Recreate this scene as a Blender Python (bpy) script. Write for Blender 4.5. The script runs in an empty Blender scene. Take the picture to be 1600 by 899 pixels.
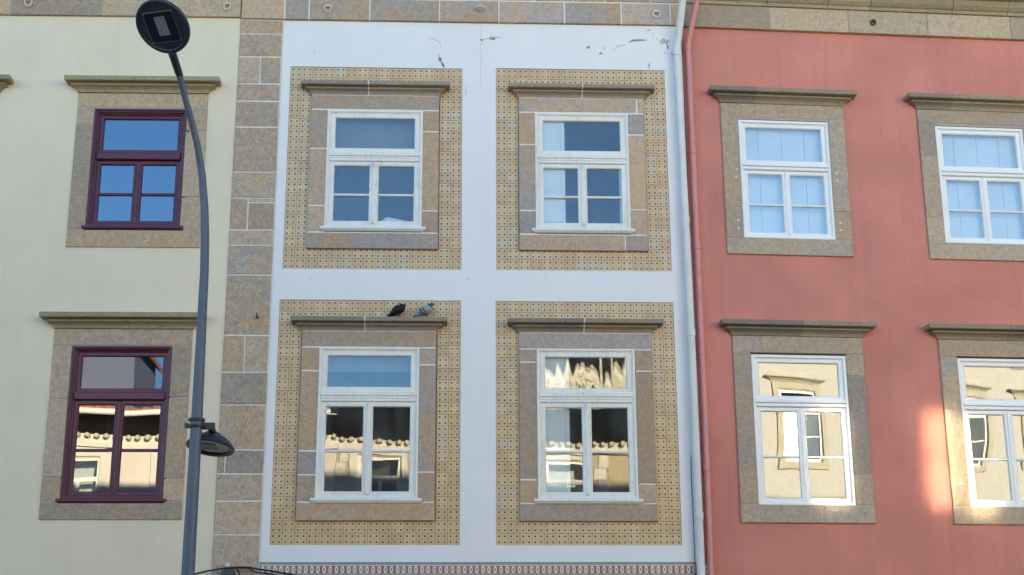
import bpy, math, random
from mathutils import Vector, Matrix
random.seed(7)
rad = math.radians
scene = bpy.context.scene
COL = scene.collection

# ------------------------------------------------------------------ camera
CAM_H, PITCH, ROLL = 1.6, rad(16.578), rad(-0.283)
cd = bpy.data.cameras.new("camera"); cam = bpy.data.objects.new("camera", cd); COL.objects.link(cam)
fw = Vector((0, math.cos(PITCH), math.sin(PITCH))); up = Vector((0, -math.sin(PITCH), math.cos(PITCH))); rx = Vector((1, 0, 0))
rx, up = rx * math.cos(ROLL) + up * math.sin(ROLL), up * math.cos(ROLL) - rx * math.sin(ROLL)
cam.matrix_world = Matrix(((rx.x, up.x, -fw.x, 0), (rx.y, up.y, -fw.y, 0), (rx.z, up.z, -fw.z, CAM_H), (0, 0, 0, 1)))
cd.sensor_width = 36; cd.lens = 2300 / 1600 * 36; cd.clip_start = .05; cd.clip_end = 2000
scene.camera = cam

# ------------------------------------------------------------------ light: low sun behind the houses, blue sky
SUN_EL, SUN_AZ = rad(11.4), rad(20)
sv = Vector((math.sin(SUN_AZ) * math.cos(SUN_EL), math.cos(SUN_AZ) * math.cos(SUN_EL), math.sin(SUN_EL)))
w = bpy.data.worlds.new("World"); scene.world = w; w.use_nodes = True
nt = w.node_tree; nt.nodes.clear()
sky = nt.nodes.new("ShaderNodeTexSky"); sky.sky_type = 'NISHITA'; sky.sun_disc = False
sky.sun_elevation = SUN_EL; sky.sun_rotation = SUN_AZ
sky.air_density = .9; sky.dust_density = .2; sky.ozone_density = 6.0
bg = nt.nodes.new("ShaderNodeBackground"); bg.inputs[1].default_value = .10
wo = nt.nodes.new("ShaderNodeOutputWorld")
nt.links.new(sky.outputs[0], bg.inputs[0]); nt.links.new(bg.outputs[0], wo.inputs[0])
ld = bpy.data.lights.new("sun", 'SUN'); ld.energy = 5.0; ld.angle = rad(.53); ld.color = (1, .955, .885)
sun = bpy.data.objects.new("sun", ld); COL.objects.link(sun)
sun.rotation_mode = 'QUATERNION'; sun.rotation_quaternion = sv.to_track_quat('Z', 'Y'); sun.location = (10, 40, 40)
vs = scene.view_settings; vs.view_transform = 'Standard'; vs.look = 'None'; vs.gamma = 1; vs.exposure = 2.82; vs.use_white_balance = True; vs.white_balance_temperature = 9500; vs.white_balance_tint = 7   # camera balanced for open shade
cy = scene.cycles
cy.use_adaptive_sampling = False; cy.use_guiding = True; cy.guiding_training_samples = 128; cy.use_denoising = True; cy.denoiser = 'OPENIMAGEDENOISE'; cy.max_bounces = 10; cy.diffuse_bounces = 5; cy.glossy_bounces = 6
cy.transparent_max_bounces = 24; cy.sample_clamp_indirect = 0; cy.blur_glossy = 0.0; cy.caustics_reflective = True

# ------------------------------------------------------------------ helpers
def link(o, parent=None, **props):
    COL.objects.link(o)
    if parent is not None: o.parent = parent
    for k, v in props.items(): o[k] = v
    return o
def empty(name, loc=(0, 0, 0), rz=0, **props):
    o = bpy.data.objects.new(name, None); o.location = loc; o.rotation_euler = (0, 0, rz); o.empty_display_size = .2
    return link(o, None, **props)
class MB:
    """collects verts and faces; build() links them as ONE object, centred on its own bounding box"""
    def __init__(s): s.v = []; s.f = []; s.m = []; s.cur = 0
    def add(s, vs, fs):
        b = len(s.v); s.v += [tuple(v) for v in vs]
        for f in fs: s.f.append([b + i for i in f]); s.m.append(s.cur)
        return s
    def box(s, x0, x1, y0, y1, z0, z1):
        return s.add([(x0,y0,z0),(x1,y0,z0),(x1,y1,z0),(x0,y1,z0),(x0,y0,z1),(x1,y0,z1),(x1,y1,z1),(x0,y1,z1)],
                     [(3,2,1,0),(4,5,6,7),(0,1,5,4),(1,2,6,5),(2,3,7,6),(3,0,4,7)])
    def cbox(s, x0, x1, y0, y1, z0, z1, c=.006, jit=0.):
        """box with its street-side (y0) edges chamfered"""
        j = lambda: random.uniform(-jit, jit)
        q = [(x0, z0), (x1, z0), (x1, z1), (x0, z1)]; sg = [(1, 1), (-1, 1), (-1, -1), (1, -1)]
        jj = [(j(), j()) for _ in q]
        v = [(a + d * c + e[0], y0, b + g * c + e[1]) for (a, b), (d, g), e in zip(q, sg, jj)]
        v += [(a + e[0], y0 + c, b + e[1]) for (a, b), e in zip(q, jj)] + [(a, y1, b) for a, b in q]
        f = [(0, 1, 2, 3), (11, 10, 9, 8)]
        for k in range(4):
            n = (k + 1) % 4
            f += [(k + 4, n + 4, n, k), (k + 8, n + 8, n + 4, k + 4)]
        return s.add(v, f)
    def rings(s, x0, x1, z0, z1, prof, closed=False):
        """mitred frame: prof = [(inset, out)...] swept round a rectangle"""
        b = []
        for i, o in prof: b += [(x0 + i, -o, z0 + i), (x1 - i, -o, z0 + i), (x1 - i, -o, z1 - i), (x0 + i, -o, z1 - i)]
        f = []; n = len(prof)
        for r in range(n if closed else n - 1):
            r2 = (r + 1) % n
            for k in range(4):
                m = (k + 1) % 4; f.append((r * 4 + k, r * 4 + m, r2 * 4 + m, r2 * 4 + k))
        return s.add(b, f)
    def sweep(s, prof, x0, x1, left=True, right=True, off=0.):
        """moulding along x; prof = [(out, z)]; left/right: mitred return to the wall"""
        b = []; f = []
        n = len(prof)
        for o, z in prof:
            xl = x0 - (o - off if left else 0); xr = x1 + (o - off if right else 0)
            b += [(xl, 0.05, z), (xl, -o, z), (xr, -o, z), (xr, 0.05, z)]
        for r in range(n - 1):
            for k in range(3): f.append((r * 4 + k, r * 4 + k + 1, r * 4 + k + 5, r * 4 + k + 4))
        f.append((3, 2, 1, 0)); t = (n - 1) * 4; f.append((t, t + 1, t + 2, t + 3))
        return s.add(b, f)
    def tube(s, pts, rads, seg=10, cap=True):
        pts = [Vector(p) for p in pts]
        if not hasattr(rads, '__len__'): rads = [rads] * len(pts)
        ref = None; base = len(s.v); vv = []; ff = []
        for i, p in enumerate(pts):
            t = (pts[min(i + 1, len(pts) - 1)] - pts[max(i - 1, 0)]).normalized()
            if ref is None: ref = t.orthogonal().normalized()
            ref = (ref - t * ref.dot(t)).normalized(); bi = t.cross(ref)
            for k in range(seg):
                a = 2 * math.pi * k / seg; vv.append(p + (ref * math.cos(a) + bi * math.sin(a)) * rads[i])
        for i in range(len(pts) - 1):
            for k in range(seg):
                n = (k + 1) % seg; ff.append((i * seg + k, i * seg + n, (i + 1) * seg + n, (i + 1) * seg + k))
        if cap: ff.append(tuple(range(seg))[::-1]); ff.append(tuple((len(pts) - 1) * seg + k for k in range(seg)))
        return s.add(vv, ff)
    def lathe(s, prof, seg=32, M=Matrix.Identity(4)):
        """prof = [(r, z)] turned about local z, placed by M"""
        vv = []; ff = []
        for r, z in prof:
            for k in range(seg):
                a = 2 * math.pi * k / seg; vv.append(M @ Vector((r * math.cos(a), r * math.sin(a), z)))
        for i in range(len(prof) - 1):
            for k in range(seg):
                n = (k + 1) % seg; ff.append((i * seg + k, i * seg + n, (i + 1) * seg + n, (i + 1) * seg + k))
        return s.add(vv, ff)
    def loft(s, secs, seg=12):
        """secs = [(centre, axis_u, axis_v)] elliptical sections"""
        vv = []; ff = []
        for c, u, v in secs:
            c, u, v = Vector(c), Vector(u), Vector(v)
            for k in range(seg):
                a = 2 * math.pi * k / seg; vv.append(c + u * math.cos(a) + v * math.sin(a))
        for i in range(len(secs) - 1):
            for k in range(seg):
                n = (k + 1) % seg; ff.append((i * seg + k, i * seg + n, (i + 1) * seg + n, (i + 1) * seg + k))
        ff.append(tuple(range(seg))[::-1]); ff.append(tuple((len(secs) - 1) * seg + k for k in range(seg)))
        return s.add(vv, ff)
    def mesh(s, name, mats, smooth=False, centre=True):
        c = Vector((0, 0, 0))
        if centre:
            lo = [min(v[i] for v in s.v) for i in range(3)]; hi = [max(v[i] for v in s.v) for i in range(3)]
            c = Vector([(a + b) / 2 for a, b in zip(lo, hi)])
        me = bpy.data.meshes.new(name); me.from_pydata([tuple(Vector(v) - c) for v in s.v], [], s.f)
        if not isinstance(mats, (list, tuple)): mats = [mats]
        for m in mats: me.materials.append(m)
        if len(mats) > 1:
            for p, mi in zip(me.polygons, s.m): p.material_index = mi
        if smooth:
            for p in me.polygons: p.use_smooth = True
        me.update(); return me, c
    def build(s, name, mats, parent=None, smooth=False, sharp=None, **props):
        me, c = s.mesh(name, mats, smooth)
        if smooth and sharp: me.set_sharp_from_angle(angle=rad(sharp))
        o = bpy.data.objects.new(name, me); o.location = c
        if parent is not None and parent.type == 'MESH': o.location = c - parent.location
        return link(o, parent, **props)
def face_box(name, mat, parent, x0, x1, o0, o1, z0, z1, c=.006, jit=0., **p):
    """chamfered block on a facade, from depth o0 to o1 outwards"""
    return MB().cbox(x0, x1, -o1, -o0, z0, z1, c, jit).build(name, mat, parent, **p)
def sheet(holes, x0, x1, z0, z1, out, depth):
    """wall face with rectangular holes and reveals going depth back"""
    xs = sorted({x0, x1, *[h[0] for h in holes], *[h[1] for h in holes]}); zs = sorted({z0, z1, *[h[2] for h in holes], *[h[3] for h in holes]})
    xs = [x for x in xs if x0 <= x <= x1]; zs = [z for z in zs if z0 <= z <= z1]
    m = MB()
    for a, b in zip(xs, xs[1:]):
        for c, d in zip(zs, zs[1:]):
            mx, mz = (a + b) / 2, (c + d) / 2
            if any(h[0] < mx < h[1] and h[2] < mz < h[3] for h in holes): continue
            m.add([(a, -out, c), (b, -out, c), (b, -out, d), (a, -out, d)], [(0, 1, 2, 3)])
    for h in holes: m.rings(h[0], h[1], h[2], h[3], [(0, out), (0, out - depth)])
    m.rings(x0, x1, z0, z1, [(0, out - depth), (0, out)])
    return m

# ------------------------------------------------------------------ materials
class N:
    def __init__(s, name):
        s.m = bpy.data.materials.new(name); s.m.use_nodes = True; s.t = s.m.node_tree; s.t.nodes.clear()
        s.out = s.t.nodes.new("ShaderNodeOutputMaterial")
    def n(s, typ, **kw):
        nd = s.t.nodes.new("ShaderNode" + typ)
        for k, v in kw.items():
            if k.startswith("i_"):
                key = k[2:]; key = int(key) if key.isdigit() else key.replace("_", " ")
                sk = nd.inputs[key]
                if hasattr(v, "is_output"): s.t.links.new(v, sk)
                else: sk.default_value = v if not (isinstance(v, tuple) and len(v) == 3 and sk.type == 'RGBA') else (*v, 1)
            else: setattr(nd, k, v)
        return nd
    def math(s, op, a, b=0., c=0., clamp=False):
        return s.n("Math", operation=op, use_clamp=clamp, i_0=a, i_1=b, i_2=c).outputs[0]
    def mix(s, f, a, b, blend='MIX'):
        nd = s.n("Mix", data_type='RGBA', blend_type=blend, i_0=f); 
        for k, v in ((6, a), (7, b)):
            if hasattr(v, "is_output"): s.t.links.new(v, nd.inputs[k])
            else: nd.inputs[k].default_value = (*v, 1)
        return nd.outputs[2]
    def ramp(s, f, lo, hi):
        return s.n("MapRange", i_0=f, i_1=lo, i_2=hi, i_3=0., i_4=1.).outputs[0]
    def pos(s, scale=(1, 1, 1), jitter=False):
        p = s.n("NewGeometry").outputs["Position"]
        if jitter:
            r = s.n("ObjectInfo").outputs["Random"]
            p = s.n("VectorMath", operation='ADD', i_0=p, i_1=s.n("VectorMath", operation='SCALE', i_0=(13., 7., 29.), i_3=s.math('MULTIPLY', r, 9.)).outputs[0]).outputs[0]
        return s.n("VectorMath", operation='MULTIPLY', i_0=p, i_1=scale).outputs[0]
    def noise(s, p, scale, detail=4., rough=.55):
        return s.n("TexNoise", i_Vector=p, i_Scale=scale, i_Detail=detail, i_Roughness=rough).outputs["Fac"]
    def bump(s, h, strength=.3, dist=.01, normal=None):
        nd = s.n("Bump", i_Strength=strength, i_Distance=dist, i_Height=h)
        if normal: s.t.links.new(normal, nd.inputs["Normal"])
        return nd.outputs[0]
    def bsdf(s, col, rough=.8, spec=.3, normal=None, metal=0.):
        b = s.n("BsdfPrincipled", i_Roughness=rough, i_Metallic=metal)
        b.inputs["Specular IOR Level"].default_value = spec
        if hasattr(col, "is_output"): s.t.links.new(col, b.inputs["Base Color"])
        else: b.inputs["Base Color"].default_value = (*col, 1)
        if normal: s.t.links.new(normal, b.inputs["Normal"])
        s.t.links.new(b.outputs[0], s.out.inputs[0]); return s.m
def sc(c, k): return tuple(x * k for x in c)
def plaster(name, col, var=.06, dirt=(.35, .30, .24), amt=.10, bmp=.25):
    k = N(name); p = k.pos()
    a = k.ramp(k.noise(p, 1.1, 6, .6), .3, .7)
    c = k.mix(a, sc(col, 1 - var), sc(col, 1 + var * .6))
    st = k.ramp(k.noise(k.pos((5, 5, .45)), 1.3, 5, .6), .52, .80)            # rain streaks
    c = k.mix(k.math('MULTIPLY', st, amt), c, dirt)
    sp = k.ramp(k.noise(p, 9, 5, .7), .60, .80)
    c = k.mix(k.math('MULTIPLY', sp, amt * .9), c, sc(dirt, .9))
    h = k.math('ADD', k.noise(p, 140, 3, .6), k.math('MULTIPLY', k.noise(p, 3.5, 4, .5), 2.2))
    return k.bsdf(c, .92, .15, k.bump(h, bmp, .006))
def stone(name, a, b, g, speck=.35, joint=False, spots=.5):
    """granite: a = tan, b = grey, g = ochre; each block has its own mix"""
    k = N(name); p = k.pos(jitter=True); r = k.n("ObjectInfo").outputs["Random"]
    n1 = k.noise(p, 1.6, 5, .6)
    tone = k.ramp(k.math('ADD', n1, k.math('MULTIPLY', k.math('SUBTRACT', r, .5), .95)), .3, .7)
    c = k.mix(tone, b, a)
    och = k.ramp(k.math('ADD', k.noise(p, 2.3, 4, .6), k.math('MULTIPLY', k.math('FRACT', k.math('MULTIPLY', r, 7.3)), .22)), .56, .78)
    c = k.mix(och, c, g)
    s1 = k.noise(p, 60, 3, .8); s2 = k.noise(p, 17, 5, .75)
    f = k.math('ADD', k.math('MULTIPLY', k.math('SUBTRACT', s1, .5), speck * 4.2), k.math('MULTIPLY', k.math('SUBTRACT', s2, .5), speck * 3.0))
    v = k.math('ADD', 1., f)
    v = k.math('MULTIPLY', v, k.math('ADD', .85, k.math('MULTIPLY', k.math('FRACT', k.math('MULTIPLY', r, 3.7)), .32)))
    c = k.mix(1., c, k.n("CombineColor", i_0=v, i_1=v, i_2=v).outputs[0], 'MULTIPLY')
    dk = k.ramp(k.noise(p, 14, 3, .8), .66, .74)                                # dark pits and lichen specks
    c = k.mix(k.math('MULTIPLY', dk, spots), c, (.075, .06, .05))
    h = k.math('ADD', k.math('MULTIPLY', k.noise(p, 90, 4, .7), .5), k.noise(p, 18, 4, .65))
    return k.bsdf(c, .9, .2, k.bump(h, .55, .012))
def paint(name, col, rough=.45, worn=0., wear=(.33, .29, .24), var=.05):
    k = N(name); p = k.pos()
    a = k.noise(p, 4, 4, .6); c = k.mix(k.ramp(a, .3, .7), sc(col, 1 - var), sc(col, 1 + var))
    h = k.noise(k.pos((40, 40, 6)), 2, 4, .6); n = k.bump(h, .12, .004)
    if worn:
        wv = k.math('MULTIPLY', k.ramp(k.noise(k.pos((9, 9, 2.6)), 4, 6, .7), .60, .68), k.ramp(k.noise(p, 1.7, 3), .42, .62))
        c = k.mix(k.math('MULTIPLY', wv, worn), c, wear)
        st = k.ramp(k.noise(k.pos((14, 14, 1.2)), 2.5, 4, .6), .5, .8)
        c = k.mix(k.math('MULTIPLY', st, .35 * worn), c, (.42, .39, .33))
    return k.bsdf(c, rough, .4, n)
def plain(name, col, rough=.7, spec=.3, metal=0., var=.08, scale=6., bmp=0.):
    k = N(name); p = k.pos()
    c = k.mix(k.ramp(k.noise(p, scale, 5, .6), .3, .7), sc(col, 1 - var), sc(col, 1 + var))
    return k.bsdf(c, rough, spec, k.bump(k.noise(p, scale * 12, 3), bmp, .005) if bmp else None, metal)
def glass(name, r0, wave=0., scale=(6, 6, 2.), rough=0., tint=(.92, .95, .94), big=0., film=.5, coat=(.97, .98, 1.)):
    """flat glazing: Fresnel reflection over clear transmission; wave = ripples of old drawn glass"""
    k = N(name); nrm = None
    if wave or big:
        h = k.noise(k.pos(scale), 1.0, .5, .4)
        if big: h = k.math('ADD', h, k.math('MULTIPLY', k.noise(k.pos((1.1, 1.1, .8)), 1., 1, .4), big))
        nrm = k.bump(h, 1., wave)
    gl = k.n("BsdfGlossy", i_Roughness=rough, i_Color=coat)
    tr = k.n("BsdfTransparent", i_Color=tint)
    g = k.n("NewGeometry"); c = k.math('ABSOLUTE', k.n("VectorMath", operation='DOT_PRODUCT', i_0=g.outputs["Normal"], i_1=g.outputs["Incoming"]).outputs["Value"])
    fr = k.math('ADD', r0, k.math('MULTIPLY', 1 - r0, k.math('POWER', k.math('SUBTRACT', 1., c, clamp=True), 5.)))   # Schlick, the same from both sides
    if nrm: k.t.links.new(nrm, gl.inputs["Normal"])
    mx = k.n("MixShader", i_0=fr, i_1=tr.outputs[0], i_2=gl.outputs[0])
    dust = k.n("BsdfDiffuse", i_Color=(.55, .54, .50)); p = k.pos()
    df = k.math('MULTIPLY', film, k.math('ADD', .006, k.math('MULTIPLY', k.ramp(k.math('ADD', k.noise(p, 2.2, 5, .65), k.math('MULTIPLY', k.noise(k.pos((9, 9, 1.)), 1.5, 4), .35)), .50, .95), .16)))   # film of street dust
    m2 = k.n("MixShader", i_0=df, i_1=mx.outputs[0], i_2=dust.outputs[0])
    k.t.links.new(m2.outputs[0], k.out.inputs[0]); return k.m
def azulejo(name):
    """cream tile printed with four ringed dark dots and ochre lattice"""
    k = N(name); uv = k.n("UVMap").outputs[0]; x = k.n("SeparateXYZ", i_0=uv)
    u, v = x.outputs[0], x.outputs[1]
    q = lambda t: k.math('ABSOLUTE', k.math('SUBTRACT', k.math('FRACT', k.math('MULTIPLY', t, 2.)), .5))
    du, dv = q(u), q(v)
    d = k.math('SQRT', k.math('ADD', k.math('MULTIPLY', du, du), k.math('MULTIPLY', dv, dv)))
    rn = k.n("Attribute", attribute_name="rnd").outputs["Fac"]
    r2 = k.math('FRACT', k.math('MULTIPLY', rn, 17.3)); r3 = k.math('FRACT', k.math('MULTIPLY', rn, 41.7))
    p = k.pos()
    base = k.mix(rn, (.60, .39, .205), (.70, .49, .28))
    base = k.mix(k.math('MULTIPLY', k.ramp(r3, .78, .9), .7), base, (.60, .50, .36))           # a few greyer replacements
    lat = k.math('MAXIMUM', du, dv); line = k.ramp(lat, .34, .46)
    dia = k.math('ABSOLUTE', k.math('SUBTRACT', du, dv)); dg = k.math('MULTIPLY', k.math('SUBTRACT', 1., k.ramp(dia, .02, .09)), k.ramp(d, .26, .34))
    och = k.math('MULTIPLY', k.math('MAXIMUM', line, k.math('MULTIPLY', dg, .5)), k.math('ADD', .10, k.math('MULTIPLY', r2, .50)))
    och = k.math('MULTIPLY', och, k.ramp(k.noise(p, 45, 3, .7), .28, .58))
    c = k.mix(och, base, (.56, .27, .07))
    ring = k.math('SUBTRACT', 1., k.ramp(d, .26, .34)); c = k.mix(k.math('MULTIPLY', ring, .32), c, (.78, .66, .46))
    dot = k.math('SUBTRACT', 1., k.ramp(d, .165, .215)); c = k.mix(k.math('MULTIPLY', dot, .94), c, k.mix(r2, (.065, .05, .03), (.06, .07, .05)))
    gr = k.ramp(k.noise(p, 5, 5, .7), .52, .76); c = k.mix(k.math('MULTIPLY', gr, .30), c, (.27, .19, .12))
    return k.bsdf(c, .33, .4, k.bump(k.noise(p, 60, 2), .06, .004))
def border_tile(name):
    """frieze tile: green rule, chain of pale ovals on red brown, pale rules"""
    k = N(name); uv = k.n("UVMap").outputs[0]; x = k.n("SeparateXYZ", i_0=uv); u, v = x.outputs[0], x.outputs[1]
    rn = k.n("Attribute", attribute_name="rnd").outputs["Fac"]
    du = k.math('SUBTRACT', k.math('FRACT', k.math('MULTIPLY', u, 2.)), .5); dv = k.math('MULTIPLY', k.math('SUBTRACT', v, .43), 1.25)
    d = k.math('SQRT', k.math('ADD', k.math('MULTIPLY', k.math('MULTIPLY', du, du), 1.6), k.math('MULTIPLY', dv, dv)))
    c = k.mix(rn, (.33, .16, .125), (.38, .235, .16))
    oval = k.math('MULTIPLY', k.math('SUBTRACT', 1., k.ramp(d, .34, .40)), k.ramp(d, .12, .2)); c = k.mix(oval, c, (.74, .66, .60))
    band = lambda lo, hi: k.math('MULTIPLY', k.math('GREATER_THAN', v, lo), k.math('LESS_THAN', v, hi))
    c = k.mix(band(.74, .84), c, (.60, .58, .52)); c = k.mix(band(.84, 1.1), c, (.13, .15, .12)); c = k.mix(band(.92, .96), c, (.5, .5, .44))
    c = k.mix(band(-.1, .12), c, (.55, .53, .48)); c = k.mix(band(.03, .07), c, (.12, .11, .10))
    return k.bsdf(c, .35, .4)

M = {}
M['cream'] = plaster('cream_plaster', (.81, .665, .478), .05, (.48, .44, .34), .12)
M['white'] = plaster('white_plaster', (.80, .775, .745), .03, (.56, .52, .46), .10, .15)
M['pink'] = plaster('pink_plaster', (.66, .238, .185), .13, (.42, .17, .15), .42, .55)
M['body'] = plaster('plain_render', (.55, .52, .45))
M['mortar'] = plain('white_pointing', (.74, .70, .64), .9, .1)
M['grey_mortar'] = plain('grey_pointing', (.40, .36, .29), .9, .1)
M['grout'] = plain('brown_grout', (.30, .20, .12), .95, .1)
M['stone_cream'] = stone('granite_tan', (.50, .35, .235), (.44, .33, .24), (.51, .34, .20))
M['stone_white'] = stone('granite_mixed', (.495, .345, .24), (.405, .342, .30), (.52, .335, .20), .28)
M['stone_quoin'] = stone('granite_quoin', (.50, .355, .25), (.42, .332, .262), (.51, .345, .215), .40)
M['stone_pink'] = stone('granite_weathered', (.43, .325, .23), (.39, .312, .25), (.45, .325, .215), .3, spots=.8)
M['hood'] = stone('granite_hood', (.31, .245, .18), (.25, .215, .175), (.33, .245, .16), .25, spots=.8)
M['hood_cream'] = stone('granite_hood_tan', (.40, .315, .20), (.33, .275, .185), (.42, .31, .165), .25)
M['old_paint'] = paint('worn_white_paint', (.80, .76, .68), .5, 1.)
M['new_paint'] = paint('clean_white_paint', (.80, .80, .78), .35, 0, var=.02)
M['purple'] = paint('purple_paint', (.105, .020, .042), .35, 0, var=.12)
M['shutter'] = paint('white_shutter_paint', (.76, .77, .77), .45, 0, var=.03)
M['band_panel'] = plain('grey_band_panel', (.17, .175, .18), .9, .1)  # grey panel added for the paler band in the top glass
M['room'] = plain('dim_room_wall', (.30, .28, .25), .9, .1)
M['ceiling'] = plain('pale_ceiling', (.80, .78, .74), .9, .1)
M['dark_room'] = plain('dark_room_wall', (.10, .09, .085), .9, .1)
M['iron'] = plain('rusty_iron', (.10, .07, .055), .7, .4, .3, .3, 30, .3)
M['pale_iron'] = plain('limewashed_iron', (.66, .56, .43), .8, .3, 0, .1, 30)
M['tile'] = azulejo('dotted_tile'); M['border'] = border_tile('oval_border_tile')
M['wpipe'] = plain('white_pipe_enamel', (.68, .655, .61), .6, .3, 0, .08, 3)
M['ppipe'] = plain('pink_pipe_enamel', (.66, .25, .22), .4, .4, 0, .06, 3)
M['pole'] = plain('blue_grey_pole_paint', (.082, .10, .135), .45, .5, .2, .08, 5)
M['head'] = plain('dark_lamp_casting', (.018, .021, .030), .45, .5, 0, .1, 5)
M['lampglass'] = plain('dark_lamp_glass', (.012, .015, .022), .12, .5)
M['led'] = plain('grey_led_board', (.16, .175, .205), .5, .4, 0, .25, 60)
M['rubber'] = plain('black_cable_sheath', (.012, .012, .013), .6, .3)
M['boxblue'] = plain('dark_blue_plastic', (.05, .065, .09), .5, .4)
M['cloth'] = plain('white_cloth', (.72, .72, .74), .95, .05, 0, .05, 8)
M['crack'] = plain('bare_grey_render', (.25, .23, .20), .95, .1, 0, .35, 40)
M['crack_pale'] = plain('scuffed_plaster', (.50, .48, .45), .95, .1, 0, .2, 40)
M['plug'] = plain('pale_filler', (.66, .62, .54), .9, .1)
M['roof'] = plain('red_roof_tile', (.42, .14, .06), .85, .2, 0, .35, 4, .3)
M['asphalt'] = plain('asphalt', (.05, .05, .052), .9, .3, 0, .2, 30, .4)
M['paving'] = plain('granite_paving', (.22, .21, .19), .9, .2, 0, .15, 8, .3)
M['marking'] = plain('road_marking', (.75, .75, .72), .8, .2)
M['ground'] = plain('ground', (.16, .14, .11), .95, .1)
M['g_cream'] = glass('coated_glass_cream', .115, .0012, (1.5, 1.5, 1.2), big=.4, tint=(.32, .36, .38), film=.2)
M['g_creamup'] = glass('coated_glass_cream_upper', .21, .0012, (1.5, 1.5, 1.2), big=.4, tint=(.14, .20, .30), film=.12, coat=(.62, .86, 1.))
M['g_up'] = glass('old_glass_upper', .075, .0015, (2, 2, 1.2), big=.5, film=.25)
M['g_low'] = glass('old_glass_rippled', .055, .00035, (5, 5, 3.0), big=2.5)
M['g_wavy'] = glass('old_glass_drawn', .062, .022, (12, 12, .13), big=.1)
M['g_pink'] = glass('double_glass_pink', .17, .0015, (1.2, 1.2, 1.0), big=.5, film=.25)
M['g_pinklow'] = glass('double_glass_mirror', .078, .0025, (1.2, 1.2, 1.0), big=.8, film=.25)
M['g_opp'] = glass('far_glass', .10, .0, rough=.0, film=0.)
M['g_sun'] = glass('far_mirror_glass', .23, .0, rough=.040, tint=(.6, .62, .62), film=0.)  # mirror coating added to throw sun patches over the street

# ------------------------------------------------------------------ setting
def slab(name, x0, x1, y0, y1, z0, z1, m): return MB().box(x0, x1, y0, y1, z0, z1).build(name, m, None, kind='structure')
MB().add([(-700, -700, -.16), (700, -700, -.16), (700, 700, -.16), (-700, 700, -.16)], [(0, 1, 2, 3)]).build('ground', M['ground'], None, kind='structure')
slab('road', -90, 90, 2.2, 13.0, -.15, -.13, M['asphalt'])
slab('pavement', -90, 90, 13.16, 40, -.15, 0, M['paving']); slab('kerb', -90, 90, 13.0, 13.155, -.15, .004, M['paving'])
slab('pavement', -90, 90, -30, 2.04, -.15, 0, M['paving']); slab('kerb', -90, 90, 2.045, 2.2, -.15, .004, M['paving'])

# ------------------------------------------------------------------ the three house fronts
white = empty('white_house', (0, 17, 0), rad(2.53), label='white plastered house with four tile-bordered windows between the cream and pink houses', category='house')
cream = empty('cream_house', (-3.407, 16.8495, 0), rad(1.959), label='cream plastered house with dark purple window frames behind the street lamp', category='house')
pink = empty('pink_house', (2.2256, 17.1484, 0), rad(5.504), label='salmon pink house with stone window surrounds and clean white window frames', category='house')

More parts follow.
